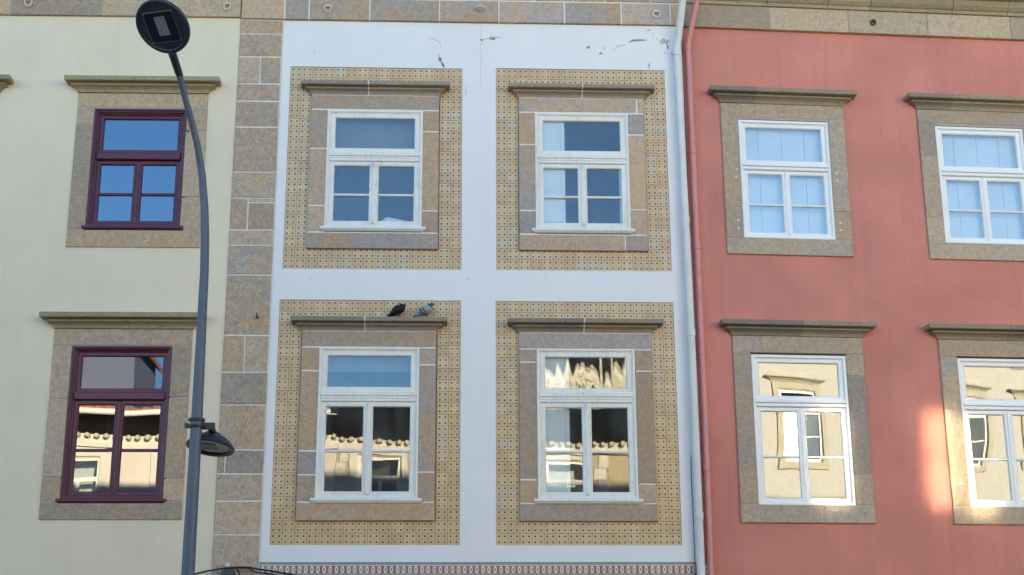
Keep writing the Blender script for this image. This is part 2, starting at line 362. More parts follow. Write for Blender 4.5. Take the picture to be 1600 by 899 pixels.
def window(house, x0, x1, z0, z1, o, style, mats, sill=None, shutters=(), tilt_top=0.):
    """casement window with a fixed top light; its outer frame is the part, everything else sub-parts.
    o = how far the frame stands out of the wall plane"""
    fm, gm_top, gm = mats
    W, H = x1 - x0, z1 - z0
    if style == 'old':
        fp = [(-.004, o - .13), (-.004, o + .004), (.012, o + .010), (.024, o + .004), (.026, o - .006), (.040, o - .010), (.042, o - .05), (.042, o - .13)]
        fi, so, st, sm, cs = .040, o - .012, .055, .030, .050
    elif style == 'purple':
        fp = [(.002, o - .20), (.002, o - .002), (.022, o - .002), (.026, o - .022), (.040, o - .026), (.044, o - .055), (.058, o - .06), (.060, o - .20)]
        fi, so, st, sm, cs = .056, o - .085, .052, .034, .048
    else:
        fp = [(.003, o - .15), (.003, o - .004), (.034, o - .004), (.038, o - .020), (.046, o - .024), (.048, o - .15)]
        fi, so, st, sm, cs = .045, o - .030, .050, .026, .045
    zt = z0 + H * (.602 if H < 1.6 else .672)                                 # transom centre
    th = .062 if style == 'old' else .045
    f = MB().rings(x0, x1, z0, z1, fp).build('window', fm, house)
    a0, a1, b0, b1 = x0 + fi, x1 - fi, z0 + fi * .8, z1 - fi
    t = MB()
    if style == 'old':
        t.cbox(a0 - .02, a1 + .02, -(o + .014), -(o - .10), zt + th * .10, zt + th, .006); t.cbox(a0 - .012, a1 + .012, -(o + .004), -(o - .09), zt - th, zt + th * .098, .008)
        t.cbox(a0 - .01, a1 + .01, -(o + .010), -(o - .08), zt - th * .45, zt - th * .15, .008)
    elif style == 'purple': t.cbox(a0 - .006, a1 + .006, -(o - .035), -(o - .17), zt - th, zt + th, .008)
    else:
        t.cbox(a0 - .02, a1 + .02, -(o + .006), -(o - .12), zt + .004, zt + th, .006); t.cbox(a0 - .012, a1 + .012, -(o - .004), -(o - .11), zt - th, zt + .001, .01)
    t.build('transom', fm, f)
    def sashframe(c0, c1, e0, e1, nm, mun, wl=None):
        sp = [(0, so - .05), (0, so), (st - .010, so), (st, so - .012), (st, so - .05)]
        m = MB().rings(c0, c1, e0, e1, sp)
        if mun is not None: m.cbox(c0 + st - .002, c1 - st + .002, -(so - .004), -(so - .045), mun - sm / 2, mun + sm / 2, .008)
        return m.build(nm, fm, f)
    def pane(c0, c1, e0, e1, g, tilt=0.):
        p = MB().box(c0, c1, -.002, .002, e0, e1).build('pane', g, f)
        p.location = Vector(((c0 + c1) / 2, -(so - .026), (e0 + e1) / 2)) - f.location
        p.rotation_euler = (rad(tilt + random.uniform(-.12, .12)), 0, rad(random.uniform(-.15, .15)))
    tz0 = zt + th
    sashframe(a0 + .002, a1 - .002, tz0 + .001, b1, 'top_light', None)
    pane(a0 + st - .012, a1 - st + .012, tz0 + st * .75, b1 - st + .012, gm_top, tilt_top)
    mid = (a0 + a1) / 2; tb = zt - th
    mz = b0 + (tb - b0) * .475
    for c0, c1 in ((a0 + .002, mid - .002), (mid + .002, a1 - .002)):
        sashframe(c0, c1, b0, tb - .004, 'sash', mz)
        pane(c0 + st - .012, c1 - st + .012, b0 + st - .012, mz - sm * .3, gm); pane(c0 + st - .012, c1 - st + .012, mz + sm * .3, tb - .004 - st + .012, gm)
    MB().cbox(mid - cs / 2, mid + cs / 2, -(so + .014), -(so - .004), b0 + .012, tb - .012, .010).build('meeting_stile', fm, f)
    if style == 'old':                                                          # small espagnolette keeper top and bottom
        MB().tube([(mid, -(so + .03), tb - .02), (mid, -(so + .03), tb - .085)], [.012, .008], 6).build('latch', fm, f)
        MB().tube([(mid, -(so + .03), b0 + .015), (mid, -(so + .03), b0 + .06)], [.016, .008], 6).build('latch', fm, f)
    if sill:
        sx, sz0, sz1, so2 = sill
        MB().cbox(x0 - sx, x1 + sx, -(o + so2), -(o - .04), sz0, sz1, .010).cbox(x0 - sx + .02, x1 + sx - .02, -(o + so2 * .6), -(o - .04), sz0 - .016, sz0 - .001, .008).build('sill', fm, f)
    for (c0, c1, e0, e1, d, panels) in shutters:
        m = MB().box(c0, c1, -(so - d), -(so - d - .03), e0, e1)
        n = len(panels)
        for (p0, p1) in panels: m.rings(c0 + .05, c1 - .05, p0, p1, [(-.012, so - d + .001), (-.006, so - d + .012), (.010, so - d + .002), (.03, so - d + .002)])
        m.build('band_panel' if d == .16 else 'shutter', M['band_panel' if d == .16 else 'shutter'], f)
    # the room behind
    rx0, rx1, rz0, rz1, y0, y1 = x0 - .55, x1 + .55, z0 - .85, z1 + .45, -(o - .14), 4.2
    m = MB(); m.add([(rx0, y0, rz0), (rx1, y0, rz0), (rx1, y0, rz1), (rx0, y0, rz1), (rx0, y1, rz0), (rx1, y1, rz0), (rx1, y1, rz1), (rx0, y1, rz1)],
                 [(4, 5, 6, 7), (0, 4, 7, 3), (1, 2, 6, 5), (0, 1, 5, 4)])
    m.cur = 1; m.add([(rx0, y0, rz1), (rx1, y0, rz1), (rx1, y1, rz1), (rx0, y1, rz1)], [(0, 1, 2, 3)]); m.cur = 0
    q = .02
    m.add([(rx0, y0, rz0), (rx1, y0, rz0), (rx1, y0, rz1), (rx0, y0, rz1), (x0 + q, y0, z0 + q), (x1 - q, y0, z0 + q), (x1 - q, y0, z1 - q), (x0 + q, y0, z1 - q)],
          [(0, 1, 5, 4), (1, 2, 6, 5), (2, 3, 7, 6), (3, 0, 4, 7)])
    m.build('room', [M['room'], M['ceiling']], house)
    return f

def surround(house, s, fr, jl, jr, o, gap, smat, mmat, lint=(), sillj=(), base=-.03):
    """stone surround: s = outer rectangle, fr = window rectangle, jl/jr = joint heights from lintel to sill stone"""
    x0, x1, z0, z1 = s; a0, a1 = fr[0] - .002, fr[1] + .002
    MB().rings(x0 + .006, x1 - .006, z0 + .006, z1 - .004, [(0, base), (0, o - .005), (min(fr[0] - x0, z1 - fr[3], fr[2] - z0) - .004, o - .005), (min(fr[0] - x0, z1 - fr[3], fr[2] - z0) - .004, base)]).build('pointing', mmat, house)
    g = gap / 2
    def blk(c0, c1, e0, e1): face_box('stone_block', smat, house, c0, c1, base, o + random.uniform(-.0015, .0025), e0, e1, .005, .002)
    xs = [x0, *lint, x1]; lz = jl[0]
    for p, q in zip(xs, xs[1:]): blk(p + (g if p != x0 else 0), q - (g if q != x1 else 0), lz + g, z1)
    xs = [x0, *sillj, x1]; bz = jl[-1]
    for p, q in zip(xs, xs[1:]): blk(p + (g if p != x0 else 0), q - (g if q != x1 else 0), z0, bz - g)
    for js, c0, c1 in ((jl, x0, a0), (jr, a1, x1)):
        js = [lz, *js[1:-1], bz]
        for p, q in zip(js, js[1:]): blk(c0, c1, q + g, p - g)

HOODW = [(.02, .0), (.034, .0), (.036, .014), (.042, .030), (.060, .046), (.092, .058), (.096, .072), (.078, .074), (.078, .086), (.146, .092), (.152, .098), (.153, .140), (.144, .146), (.0, .168)]
HOODP = [(.02, .0), (.036, .0), (.040, .018), (.050, .036), (.076, .054), (.112, .068), (.116, .082), (.094, .084), (.094, .098), (.172, .104), (.178, .112), (.180, .156), (.172, .164), (.0, .184)]
def hood(house, x0, x1, z, prof, mat, joint, mortar, gap=.012):
    pr = [(o, z + h) for o, h in prof]
    MB().sweep(pr, x0, joint - gap / 2, True, False, .02).build('hood_stone', mat, house); MB().sweep(pr, joint + gap / 2, x1, False, True, .02).build('hood_stone', mat, house)
    MB().sweep([(max(o - .004, .005), h + (.003 if i == 0 else -.003 if i == len(pr) - 1 else 0)) for i, (o, h) in enumerate(pr)], joint - gap / 2 + .0005, joint + gap / 2 - .0005, False, False).build('hood_pointing', mortar, house)

def course(house, name, joints, z0, z1, o, gap, mat, base=-.05):
    for a, b in zip(joints, joints[1:]): face_box(name, mat, house, a + gap / 2, b - gap / 2, base, o + random.uniform(-.002, .003), z0, z1, .006, .002)
def ring(house, x, z, o, mat, R=.045, flat=False):
    m = MB(); n = 16; pts = []
    for k in range(n + 1):
        a = 2 * math.pi * k / n
        if flat: pts.append((x + R * math.cos(a), -(o + .05 + R * .8 * math.sin(a)), z - .012 + R * .25 * math.sin(a)))
        else: pts.append((x + R * math.cos(a) * .96, -(o + .018 + .01 * math.sin(a)), z - R * .8 + R * math.sin(a)))
    r = MB().tube(pts, .013, 7, False).build('iron_ring', mat, house, True)
    MB().tube([(x, -(o - .02), z), (x, -(o + .03), z), (x, -(o + .035), z - .02)], [.012, .014, .010], 7).build('staple', mat, r)

# ---- white house
plast_holes = [(-2.76, -.612, 6.875, 9.53), (-.19, 1.945, 6.88, 9.545), (-2.775, -.615, 3.582, 6.49), (-.197, 1.947, 3.58, 6.488)]
sheet(plast_holes, -2.876, 2.175, 3.388, 10.162, 0, .06).build('plaster_wall', M['white'], white)
WW = [((-2.482, -.897, 7.132, 9.132), (-2.272, -1.102, 7.40, 8.926), [8.942, 8.422, 7.678, 7.336], [8.942, 8.663, 7.621, 7.336], -1.777, (), ()),
      ((.092, 1.664, 7.130, 9.128), (.298, 1.452, 7.40, 8.922), [8.937, 8.507, 7.638, 7.333], [8.937, 8.651, 7.664, 7.333], .89, (1.575,), (1.385,)),
      ((-2.490, -.905, 3.858, 6.094), (-2.276, -1.106, 4.107, 5.893), [5.900, 5.617, 4.662, 4.383, 4.068], [5.900, 5.693, 4.417, 4.068], -1.752, (), ()),
      ((.078, 1.669, 3.852, 6.088), (.291, 1.450, 4.104, 5.890), [5.893, 5.735, 4.333, 4.056], [5.893, 5.630, 4.283, 4.056], .857, (), ())]
wmats = [(M['old_paint'], M['g_up'], M['g_up']), (M['old_paint'], M['g_up'], M['g_up']), (M['old_paint'], M['g_up'], M['g_low']), (M['old_paint'], M['g_wavy'], M['g_low'])]
wsh = [((-2.20, -1.16, 8.50, 8.90, .16, ()),), ((.33, .665, 7.45, 8.90, .06, ((7.52, 7.80), (7.86, 8.25), (8.40, 8.84))), (1.338, 1.42, 7.45, 8.3, .06, ())), ((-2.20, -1.17, 5.64, 5.86, .16, ()),), ((.32, .672, 4.15, 5.86, .06, ((4.22, 4.62), (4.68, 5.18), (5.32, 5.80))),)]
tile_variants = []
def tile_mesh(name, w_, h_, rnd, mat, u0=0, u1=1):
    m = MB().cbox(-w_ / 2, w_ / 2, -.008, 0, -h_ / 2, h_ / 2, .0022)
    me, _ = m.mesh(name, mat, centre=False)
    uv = me.uv_layers.new(name="UVMap"); at = me.attributes.new("rnd", 'FLOAT', 'FACE')
    for p in me.polygons:
        at.data[p.index].value = rnd
        for li in p.loop_indices:
            co = me.vertices[me.loops[li].vertex_index].co; uv.data[li].uv = (u0 + (co.x / w_ + .5) * (u1 - u0), co.z / h_ + .5)
    return me
TW = .1385
upper_tiles = []                                                               # cells of the two upper panels, joined below
for wi, (sr, fr, jl, jr, hj, lint, sj) in enumerate(WW):
    px0, px1, pz0, pz1 = plast_holes[wi]
    pnl = sheet([(sr[0] + .03, sr[1] - .03, sr[2] + .03, sr[3] - .03)], px0 - .004, px1 + .004, pz0 - .004, pz1 + .004, -.022, .03).build('tile_panel', M['grout'], white)
    rows = round((pz1 - pz0) / TW); th = (pz1 - pz0) / rows
    cols = []; x = px0
    while x + TW <= px1 - 2 * TW + 1e-4: cols.append((x, x + TW, 0, 1)); x += TW
    rest = px1 - 2 * TW - x
    if rest > .02: cols.append((x, px1 - 2 * TW, 0, rest / TW))
    cols += [(px1 - 2 * TW, px1 - TW, 0, 1), (px1 - TW, px1, 0, 1)]
    vcache = {}
    for r in range(rows):
        e0, e1 = pz0 + r * th, pz0 + (r + 1) * th
        for (c0, c1, u0, u1) in cols:
            if c0 > sr[0] + .03 and c1 < sr[1] - .03 and e0 > sr[2] + .03 and e1 < sr[3] + .02: continue
            ins = sr[0] - .005 <= c0 + .02 and c1 - .02 <= sr[1] + .005 and e0 + .02 >= sr[2] and e1 - .02 <= sr[3]
            if ins: continue
            key = (round(c1 - c0, 3), random.randrange(14))
            if wi < 2: upper_tiles.append((c0, c1, e0, e1, u1)); continue
            if key not in vcache: vcache[key] = tile_mesh('tile', c1 - c0 - .003, th - .003, random.random(), M['tile'], u0, u1)
            o = bpy.data.objects.new('tile', vcache[key]); link(o, pnl)
            o.location = Vector(((c0 + c1) / 2, .022 + random.uniform(-.0007, .0007), (e0 + e1) / 2)) - pnl.location
            o.rotation_euler = (rad(random.uniform(-.35, .35)), 0, rad(random.uniform(-.35, .35)))
    surround(white, sr, fr, jl, jr, .030, .017, M['stone_white'], M['mortar'], lint, sj)
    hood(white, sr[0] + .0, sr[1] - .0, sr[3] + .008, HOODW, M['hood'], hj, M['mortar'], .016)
    MB().box(sr[0] + .004, sr[1] - .004, -.030, .03, sr[3] - .001, sr[3] + .007).build('pointing', M['mortar'], white)
    zs = fr[2]
    window(white, *fr, .034, 'old', wmats[wi], (.055, zs - .035, zs + .004, .030), wsh[wi], 0. if wi != 3 else 2.9)
# the tiles of the two upper panels, past the limit for single tiles
m = MB(); uvs = []; rn = []
for (c0, c1, e0, e1, u1) in upper_tiles:
    nf = len(m.f); m.cbox(c0 + .0015, c1 - .0015, .014 + random.uniform(-.0007, .0007), .022, e0 + .0015, e1 - .0015, .0022)
    v = random.random()
    for f in m.f[nf:]:
        rn.append(v); uvs.append([((m.v[i][0] - c0) / (c1 - c0) * u1, (m.v[i][2] - e0) / (e1 - e0)) for i in f])
ut = m.build('tiles', M['tile'], white, kind='stuff')
uvl = ut.data.uv_layers.new(name="UVMap"); at = ut.data.attributes.new("rnd", 'FLOAT', 'FACE')
for p in ut.data.polygons:
    at.data[p.index].value = rn[p.index]
    for li, q in zip(p.loop_indices, uvs[p.index]): uvl.data[li].uv = q
# tile frieze below the plaster
x = -2.876; bm = [tile_mesh('border_tile', .1365, .137, random.random(), M['border']) for _ in range(8)]
MB().box(-2.876, 2.175, .012, .05, 3.10, 3.385).build('band_backing', M['grout'], white)
while x < 2.16:
    o = bpy.data.objects.new('border_tile', random.choice(bm)); link(o, white); o.location = (x + .0693, .012, 3.386 - .0695); x += .1386
sheet([], -2.876, 2.175, 0, 3.245, -.004, .05).build('ground_floor_wall', M['stone_white'], white)
# quoin pier
qj = [10.162, 9.962, 9.645, 9.278, 9.045, 8.694, 8.103, 7.766, 7.359, 7.164, 6.792, 6.040, 5.593, 5.205, 4.673, 4.394, 4.080, 3.697, 3.2, 2.7, 2.2, 1.65, 1.1, .5, 0]
qs = {2: -3.135, 7: -3.202, 11: -3.159, 14: -3.322}
qx0, qx1 = -3.408, -2.884
MB().box(qx0 + .004, qx1 + .006, -.016, .15, 0, 10.16).build('pointing', M['mortar'], white)
for i, (t, b) in enumerate(zip(qj, qj[1:])):
    if i in qs:
        s = qs[i]; face_box('quoin_stone', M['stone_quoin'], white, qx0, s - .006, -.02, .022, b + .006, t - .006, .007, .003)
        if i == 7:
            face_box('quoin_stone', M['stone_quoin'], white, s + .006, qx1, -.02, .022, b + .006, 7.704, .007, .003); face_box('quoin_stone', M['stone_quoin'], white, s + .006, qx1, -.02, .023, 7.716, t - .006, .004, .002)
        else: face_box('quoin_stone', M['stone_quoin'], white, s + .006, qx1, -.02, .022, b + .006, t - .006, .007, .003)
    else: face_box('quoin_stone', M['stone_quoin'], white, qx0, qx1, -.02, .022 + random.uniform(-.002, .003), b + .006, t - .006, .007, .003)
hk = MB().tube([(-3.027, .0, 6.262), (-3.027, -.06, 6.255), (-3.027, -.085, 6.27), (-3.03, -.085, 6.30)], [.016, .014, .012, .008], 8).build('iron_hook', M['iron'], white, True)
# frieze and cornice
MB().box(-3.40, 2.20, -.034, .3, 10.17, 10.80).build('pointing', M['mortar'], white)
course(white, 'frieze_block', [-3.41, -2.86, -2.554, -1.788, -.904, -.152, .685, 1.415, 2.04, 2.21], 10.166, 10.458, .040, .016, M['stone_white'])
course(white, 'frieze_block', [-3.41, -2.3, -1.5, -.55, .30, .80, 1.21, 1.80, 2.21], 10.474, 10.82, .048, .014, M['stone_white'])
CORN = [(.05, 0), (.09, .01), (.09, .05), (.13, .10), (.20, .14), (.24, .15), (.24, .19), (.36, .24), (.38, .25), (.38, .33), (.0, .37)]
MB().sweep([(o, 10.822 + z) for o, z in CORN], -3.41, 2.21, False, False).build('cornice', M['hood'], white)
for x, z, fl in ((-2.32, 10.345, False), (-.396, 10.345, True), (1.862, 10.335, False)): ring(white, x, z, .042, M['pale_iron'], .044, fl)
# bare patches and cracks in the plaster
def chip(pts, mat, o=.0015):
    m = MB(); c = [(x, -o, z) for x, z in pts]; b = [(x, .001, z) for x, z in pts]; n = len(pts)
    m.add(c + b, [tuple(range(n))] + [(i, (i + 1) % n, n + (i + 1) % n, n + i) for i in range(n)]); m.build('plaster_chip', mat, white)
def blob(x, z, rx_, rz_, mat, rot=0, n=11):
    pts = []
    for k in range(n):
        a = 2 * math.pi * k / n; q = random.uniform(.55, 1.1); u, v = rx_ * q * math.cos(a), rz_ * q * math.sin(a)
        pts.append((x + u * math.cos(rot) - v * math.sin(rot), z + u * math.sin(rot) + v * math.cos(rot)))
    chip(pts, mat)
def streak(path, w_, mat):
    L, R = [], []
    for i, (x, z) in enumerate(path):
        k = w_ * random.uniform(.45, 1.2) * (0.25 if i in (0, len(path) - 1) else 1); x2, z2 = path[min(i + 1, len(path) - 1)]; x1_, z1_ = path[max(i - 1, 0)]
        d = math.hypot(x2 - x1_, z2 - z1_) or 1; nx, nz = -(z2 - z1_) / d, (x2 - x1_) / d
        L.append((x + nx * k, z + nz * k)); R.append((x - nx * k, z - nz * k))
    chip(L + R[::-1], mat, .0022)
streak([(-.915, 9.72), (-.895, 9.66), (-.875, 9.61), (-.85, 9.57), (-.835, 9.54)], .014, M['crack']); blob(-.895, 9.655, .025, .035, M['crack'])
streak([(-1.04, 9.99), (-1.01, 9.95), (-.95, 9.92), (-.91, 9.90), (-.89, 9.86), (-.885, 9.81)], .006, M['crack_pale'])
blob(-.235, 9.955, .045, .030, M['crack']); blob(-.37, 9.93, .020, .018, M['crack']); streak([(-.34, 9.94), (-.28, 9.955), (-.19, 9.975), (-.10, 9.965)], .010, M['crack_pale'])
blob(.985, 9.852, .032, .020, M['crack'], .5); blob(1.14, 9.77, .026, .022, M['crack']); streak([(1.16, 9.87), (1.185, 9.84), (1.19, 9.82)], .006, M['crack_pale'])
streak([(1.29, 9.80), (1.36, 9.87), (1.42, 9.885), (1.46, 9.888)], .007, M['crack_pale']); streak([(1.50, 9.925), (1.56, 9.955), (1.64, 9.96), (1.70, 9.962), (1.74, 9.958)], .013, M['crack'])
blob(1.945, 9.945, .055, .05, M['crack_pale']); blob(1.955, 9.95, .03, .024, M['crack'], .6); streak([(2.02, 9.975), (1.995, 9.93), (1.985, 9.88)], .012, M['crack']); blob(2.00, 9.87, .012, .04, M['crack'])
blob(2.055, 9.775, .02, .025, M['crack_pale'])
for i in range(9): blob(1.80 + random.random() * .28, 9.70 + random.random() * .36, .012 * random.uniform(.5, 1.4), .014 * random.uniform(.5, 1.3), M['crack_pale'])
streak([(1.765, 9.66), (1.755, 9.62), (1.75, 9.56)], .009, M['crack']); blob(1.76, 10.10, .05, .012, M['crack_pale'], .3)
for x, z in ((-.525, 6.76), (-2.42, 6.755), (-2.47, 9.72)): blob(x, z, .008, .022, M['crack_pale'])
streak([(-.575, 9.30), (-.57, 9.22), (-.56, 9.15)], .005, M['crack_pale'])
# hairline joint down the middle of the plaster
streak([(-.38 + .004 * math.sin(i * 2.1), 10.14 - i * .12) for i in range(9)], .0022, M['crack_pale'])
# house body, roof
def bodies(house, x0, x1, eave, ridge, roofx=.0, lo=0):
    MB().box(x0 + .03, x1 - .03, 4.6, 9.5, 0, eave).box(x0 + .02, x0 + .03, .06, 4.6, 0, eave).box(x1 - .03, x1 - .02, .06, 4.6, 0, eave).build('body', M['body'], house)
    m = MB().add([(x0, -.42, eave), (x1, -.42, eave), (x1, 4.9, ridge), (x0, 4.9, ridge), (x1, 10.1, eave), (x0, 10.1, eave)], [(0, 1, 2, 3), (3, 2, 4, 5), (0, 3, 5), (1, 4, 2), (0, 5, 4, 1)])
    m.build('roof', M['roof'], house)
bodies(white, -3.41, 2.21, 11.22, 12.35)

# ---- cream house
CF = [(-1.730, -.602, 7.397, 8.928), (-1.766, -.602, 4.105, 5.908)]
CS = [(-1.942, -.352, 7.130, 9.132), (-1.986, -.374, 3.867, 6.110)]
cj = [([8.940, 8.708, 7.830, 7.351], [8.940, 8.631, 7.769, 7.351]), ([5.911, 5.269, 4.346, 4.079], [5.911, 5.288, 4.337, 4.079])]
holes = [(f[0] - .05, f[1] + .05, f[2] - .05, f[3] + .05) for f in CF]; holes += [(a - 2.56, b - 2.56, c, d) for a, b, c, d in holes]
sheet(holes, -9.0, -.001, 0, 10.183, 0, .06).build('plaster_wall', M['cream'], cream)
for k in (0, 1):
    for i in (0, 1):
        s = k * -2.56; fr = (CF[i][0] + s, CF[i][1] + s, CF[i][2], CF[i][3]); sr = (CS[i][0] + s, CS[i][1] + s, CS[i][2], CS[i][3])
        surround(cream, sr, fr, *cj[i], .020, .014, M['stone_cream'], M['grey_mortar'])
        hood(cream, sr[0] + .005, sr[1] - .005, sr[3] + .004, HOODP, M['hood_cream'], (sr[0] + sr[1]) / 2 + (-.35 if i == 0 else .1), M['grey_mortar'], .006)
        sh = ((fr[0] + .12, fr[0] + .20, fr[2] + .08, fr[3] - .05, .08, ()),) if i == 0 else ()
        window(cream, *fr, .016, 'purple', (M['purple'], *[M['g_creamup' if i == 0 else 'g_cream']] * 2), (.045, fr[2] - .036, fr[2] + .002, .022), sh)
MB().box(-9, -.004, -.034, .3, 10.19, 10.80).build('pointing', M['grey_mortar'], cream)
course(cream, 'frieze_block', [-9, -7.6, -6.2, -5.1, -4.0, -2.878, -1.735, -.001], 10.184, 10.50, .040, .012, M['stone_cream'])
course(cream, 'frieze_block', [-9, -7.0, -5.6, -4.5, -3.4, -2.2, -1.1, -.001], 10.512, 10.82, .046, .012, M['stone_cream'])
MB().sweep([(o, 10.822 + z) for o, z in CORN], -9, -.002, False, False).build('cornice', M['hood_cream'], cream)
ring(cream, -2.657, 10.375, .042, M['pale_iron'], .044); ring(cream, -.172, 10.352, .042, M['pale_iron'], .044)
bodies(cream, -9.0, -.005, 11.22, 12.75)

# ---- pink house
PF = [(.634, 1.798, 7.345, 8.915), (.640, 1.808, 4.056, 5.867)]
PS = [(.416, 2.006, 7.130, 9.135), (.424, 2.030, 3.850, 6.094)]
pj = [([8.946, 7.740, 7.338], [8.946, 7.712, 7.338]), ([5.886, 4.492, 4.066], [5.886, 5.617, 4.426, 4.066])]
holes = []
for s in (0, 2.56): holes += [(f[0] - .05 + s, f[1] + .05 + s, f[2] - .05, f[3] + .05) for f in PF]
sheet(holes, -.035, 24.0, 0, 10.166, 0, .06).build('plaster_wall', M['pink'], pink)
pbj = [([8.946, 8.503, 7.673, 7.320], [8.946, 8.3, 7.6, 7.320]), ([5.884, 5.224, 4.296, 4.060], [5.884, 5.1, 4.5, 4.060])]
for k in (0, 1):
    for i in (0, 1):
        s = k * 2.56; fr = (PF[i][0] + s, PF[i][1] + s, PF[i][2], PF[i][3]); sr = (PS[i][0] + s, PS[i][1] + s, PS[i][2], PS[i][3])
        jl, jr = (pj if k == 0 else pbj)[i]
        surround(pink, sr, fr, jl, jr, .030, .006, M['stone_pink'], M['grey_mortar'], ((.671 + .10,) if (k, i) == (0, 1) else (.671,) if k == 0 else ()))
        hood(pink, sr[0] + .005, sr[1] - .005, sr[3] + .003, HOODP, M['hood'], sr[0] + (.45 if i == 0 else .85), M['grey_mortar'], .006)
        sh = ()
        if i == 0:
            b0, b1 = fr[2] + .06, fr[3] - .06; xs = [fr[0] + .02, fr[0] + .275, fr[0] + .578, fr[0] + .87, fr[1] - .02]
            sh = tuple((p + .003, q - .003, e0, e1, .10, ()) for p, q in zip(xs, xs[1:]) for e0, e1 in ((b0, 7.741), (7.745, b1)))
        window(pink, *fr, .026, 'new', (M['new_paint'], M['g_pink'] if i == 0 else M['g_pinklow'], M['g_pink'] if i == 0 else M['g_pinklow']), None, sh)
        if k == 0 and i == 0:
            for x, z in ((.582, 8.234), (.569, 8.132), (.570, 7.567), (.568, 7.459), (1.858, 8.224), (1.859, 8.121), (1.861, 7.562), (1.863, 7.469)):
                MB().tube([(x, .0, z), (x, -.034, z), (x, -.036, z)], [.016, .016, .010], 9).build('filler_plug', M['plug'], pink)
MB().box(-.03, 24, -.046, .3, 10.172, 10.80).build('pointing', M['grey_mortar'], pink)
course(pink, 'frieze_block', [-.035, 1.106, 2.153, 3.206, 4.33, 5.4, 6.5, 7.7, 9.0, 10.3, 11.6, 13, 15, 17, 19, 21.5, 24], 10.167, 10.480, .055, .008, M['stone_pink'])
CP = [(.05, 0), (.075, .004), (.078, .045), (.10, .055), (.135, .090), (.16, .14), (.165, .155), (.22, .165), (.23, .21), (.34, .28), (.36, .29), (.36, .37), (0, .41)]
cjs = [-.035, 1.08, 1.88, 2.45, 3.55, 4.30, 5.6, 7.2, 9.0, 11, 13.5, 16, 19, 24]
for a, b in zip(cjs, cjs[1:]): MB().sweep([(o, 10.486 + z) for o, z in CP], a + .004, b - .004, False, False).build('cornice_stone', M['hood_cream'], pink)
ring(pink, 2.478, 10.34, .056, M['iron'], .030)
bodies(pink, -.035, 24.0, 10.9, 12.75)  # unseen length added so wall and roof shade the far houses
MB().cbox(.065, .16, -.010, .0, 0, 10.15, .008).build('plaster_strip', M['pink'], pink)

# ---- downpipes
def downpipe(house, pts, r, mat, collars):
    p = MB().tube(pts, r, 14).build('downpipe', mat, house, True, 40)
    for z, x in collars:
        MB().tube([(x, pts[-1][1], z - .045), (x, pts[-1][1], z - .04), (x, pts[-1][1], z + .04), (x, pts[-1][1], z + .045)], [r + .001, r + .007, r + .007, r + .001], 14).build('pipe_collar', mat, p, True, 40)
        MB().box(x - r * .5, x + r * .5, pts[-1][1], .0, z - .02, z + .02).build('pipe_bracket', mat, p)
downpipe(white, [(2.24, -.48, 11.0), (2.19, -.30, 10.55), (2.115, -.105, 9.90), (2.10, -.085, 9.80), (2.10, -.085, 9.70), (2.13, -.085, 6.85), (2.138, -.085, 5.1), (2.138, -.085, 3.23), (2.138, -.085, .1)], .046, M['wpipe'], [(9.75, 2.10), (7.52, 2.122), (6.09, 2.133), (3.91, 2.138)])
downpipe(pink, [(.21, -.46, 11.0), (.15, -.30, 10.56), (.035, -.105, 9.98), (.025, -.075, 9.88), (.025, -.075, 9.75), (.030, -.075, 6.85), (.035, -.075, 5.1), (.026, -.075, 3.23), (.026, -.075, .1)], .036, M['ppipe'], [(9.86, .025), (8.45, .028), (7.20, .03), (5.87, .033), (4.48, .03)])

MB().tube([(2.085, -.012, 4.62), (2.080, -.014, 4.3), (2.084, -.012, 3.9), (2.082, -.013, 3.2), (2.083, -.012, 2.0)], .0035, 6).build('wire', M['rubber'], white, True)

# ------------------------------------------------------------------ street lamp
lamp = empty('street_lamp', (-2.945, 13.5, 0), 0, label='blue grey street lamp with curved pole, disc head and small lower lantern', category='street lamp')
L0 = Vector((-2.945, 13.5, 0))
rel = lambda p: Vector(p) - L0
path = [(-2.945, 13.5, 0), (-2.945, 13.5, 2.9), (-2.945, 13.5, 4.4), (-2.953, 13.5, 5.79), (-2.967, 13.5, 6.148), (-2.985, 13.49, 6.443), (-3.017, 13.45, 6.756), (-3.063, 13.35, 7.052), (-3.098, 13.28, 7.205), (-3.16, 13.17, 7.44), (-3.212, 13.04, 7.664), (-3.255, 12.9, 7.807)]
MB().tube([rel(p) for p in path], [.072, .061, .053, .042, .042, .038, .036, .034, .033, .031, .029, .027], 18).build('pole', M['pole'], lamp, True)
MB().lathe([(.11, 0), (.11, .5), (.095, .53), (.075, .55), (.0, .55)], 20).build('base', M['pole'], lamp, True, 40)
hc = Vector((-3.31, 12.70, 7.985)); t = Vector((-.22, -.72, .66)).normalized(); hx = (Vector((1, 0, 0)) - t * t.x).normalized(); nz = hx.cross(t)
if nz.z < 0: nz = -nz                                                           # nz points up out of the disc back
hx, nz = hx * math.cos(.27) - nz * math.sin(.27), nz * math.cos(.27) + hx * math.sin(.27)
HM = Matrix(((hx.x, t.x, nz.x, hc.x - L0.x), (hx.y, t.y, nz.y, hc.y - L0.y), (hx.z, t.z, nz.z, hc.z - L0.z), (0, 0, 0, 1)))
hd = MB().lathe([(0, -.004), (.235, -.004), (.243, -.012), (.268, -.012), (.276, -.004), (.276, .022), (.265, .035), (.15, .06), (0, .068)], 56, HM).build('lamp_head', M['head'], lamp, True, 30)
def onhead(name, x0, x1, y0, y1, z0, z1, mat, parent):
    m = MB().box(x0, x1, y0, y1, z0, z1); m.v = [tuple(HM @ Vector(v)) for v in m.v]; return m.build(name, mat, parent)
onhead('lamp_glass', -.158, .158, -.15, .15, -.009, -.005, M['lampglass'], hd)
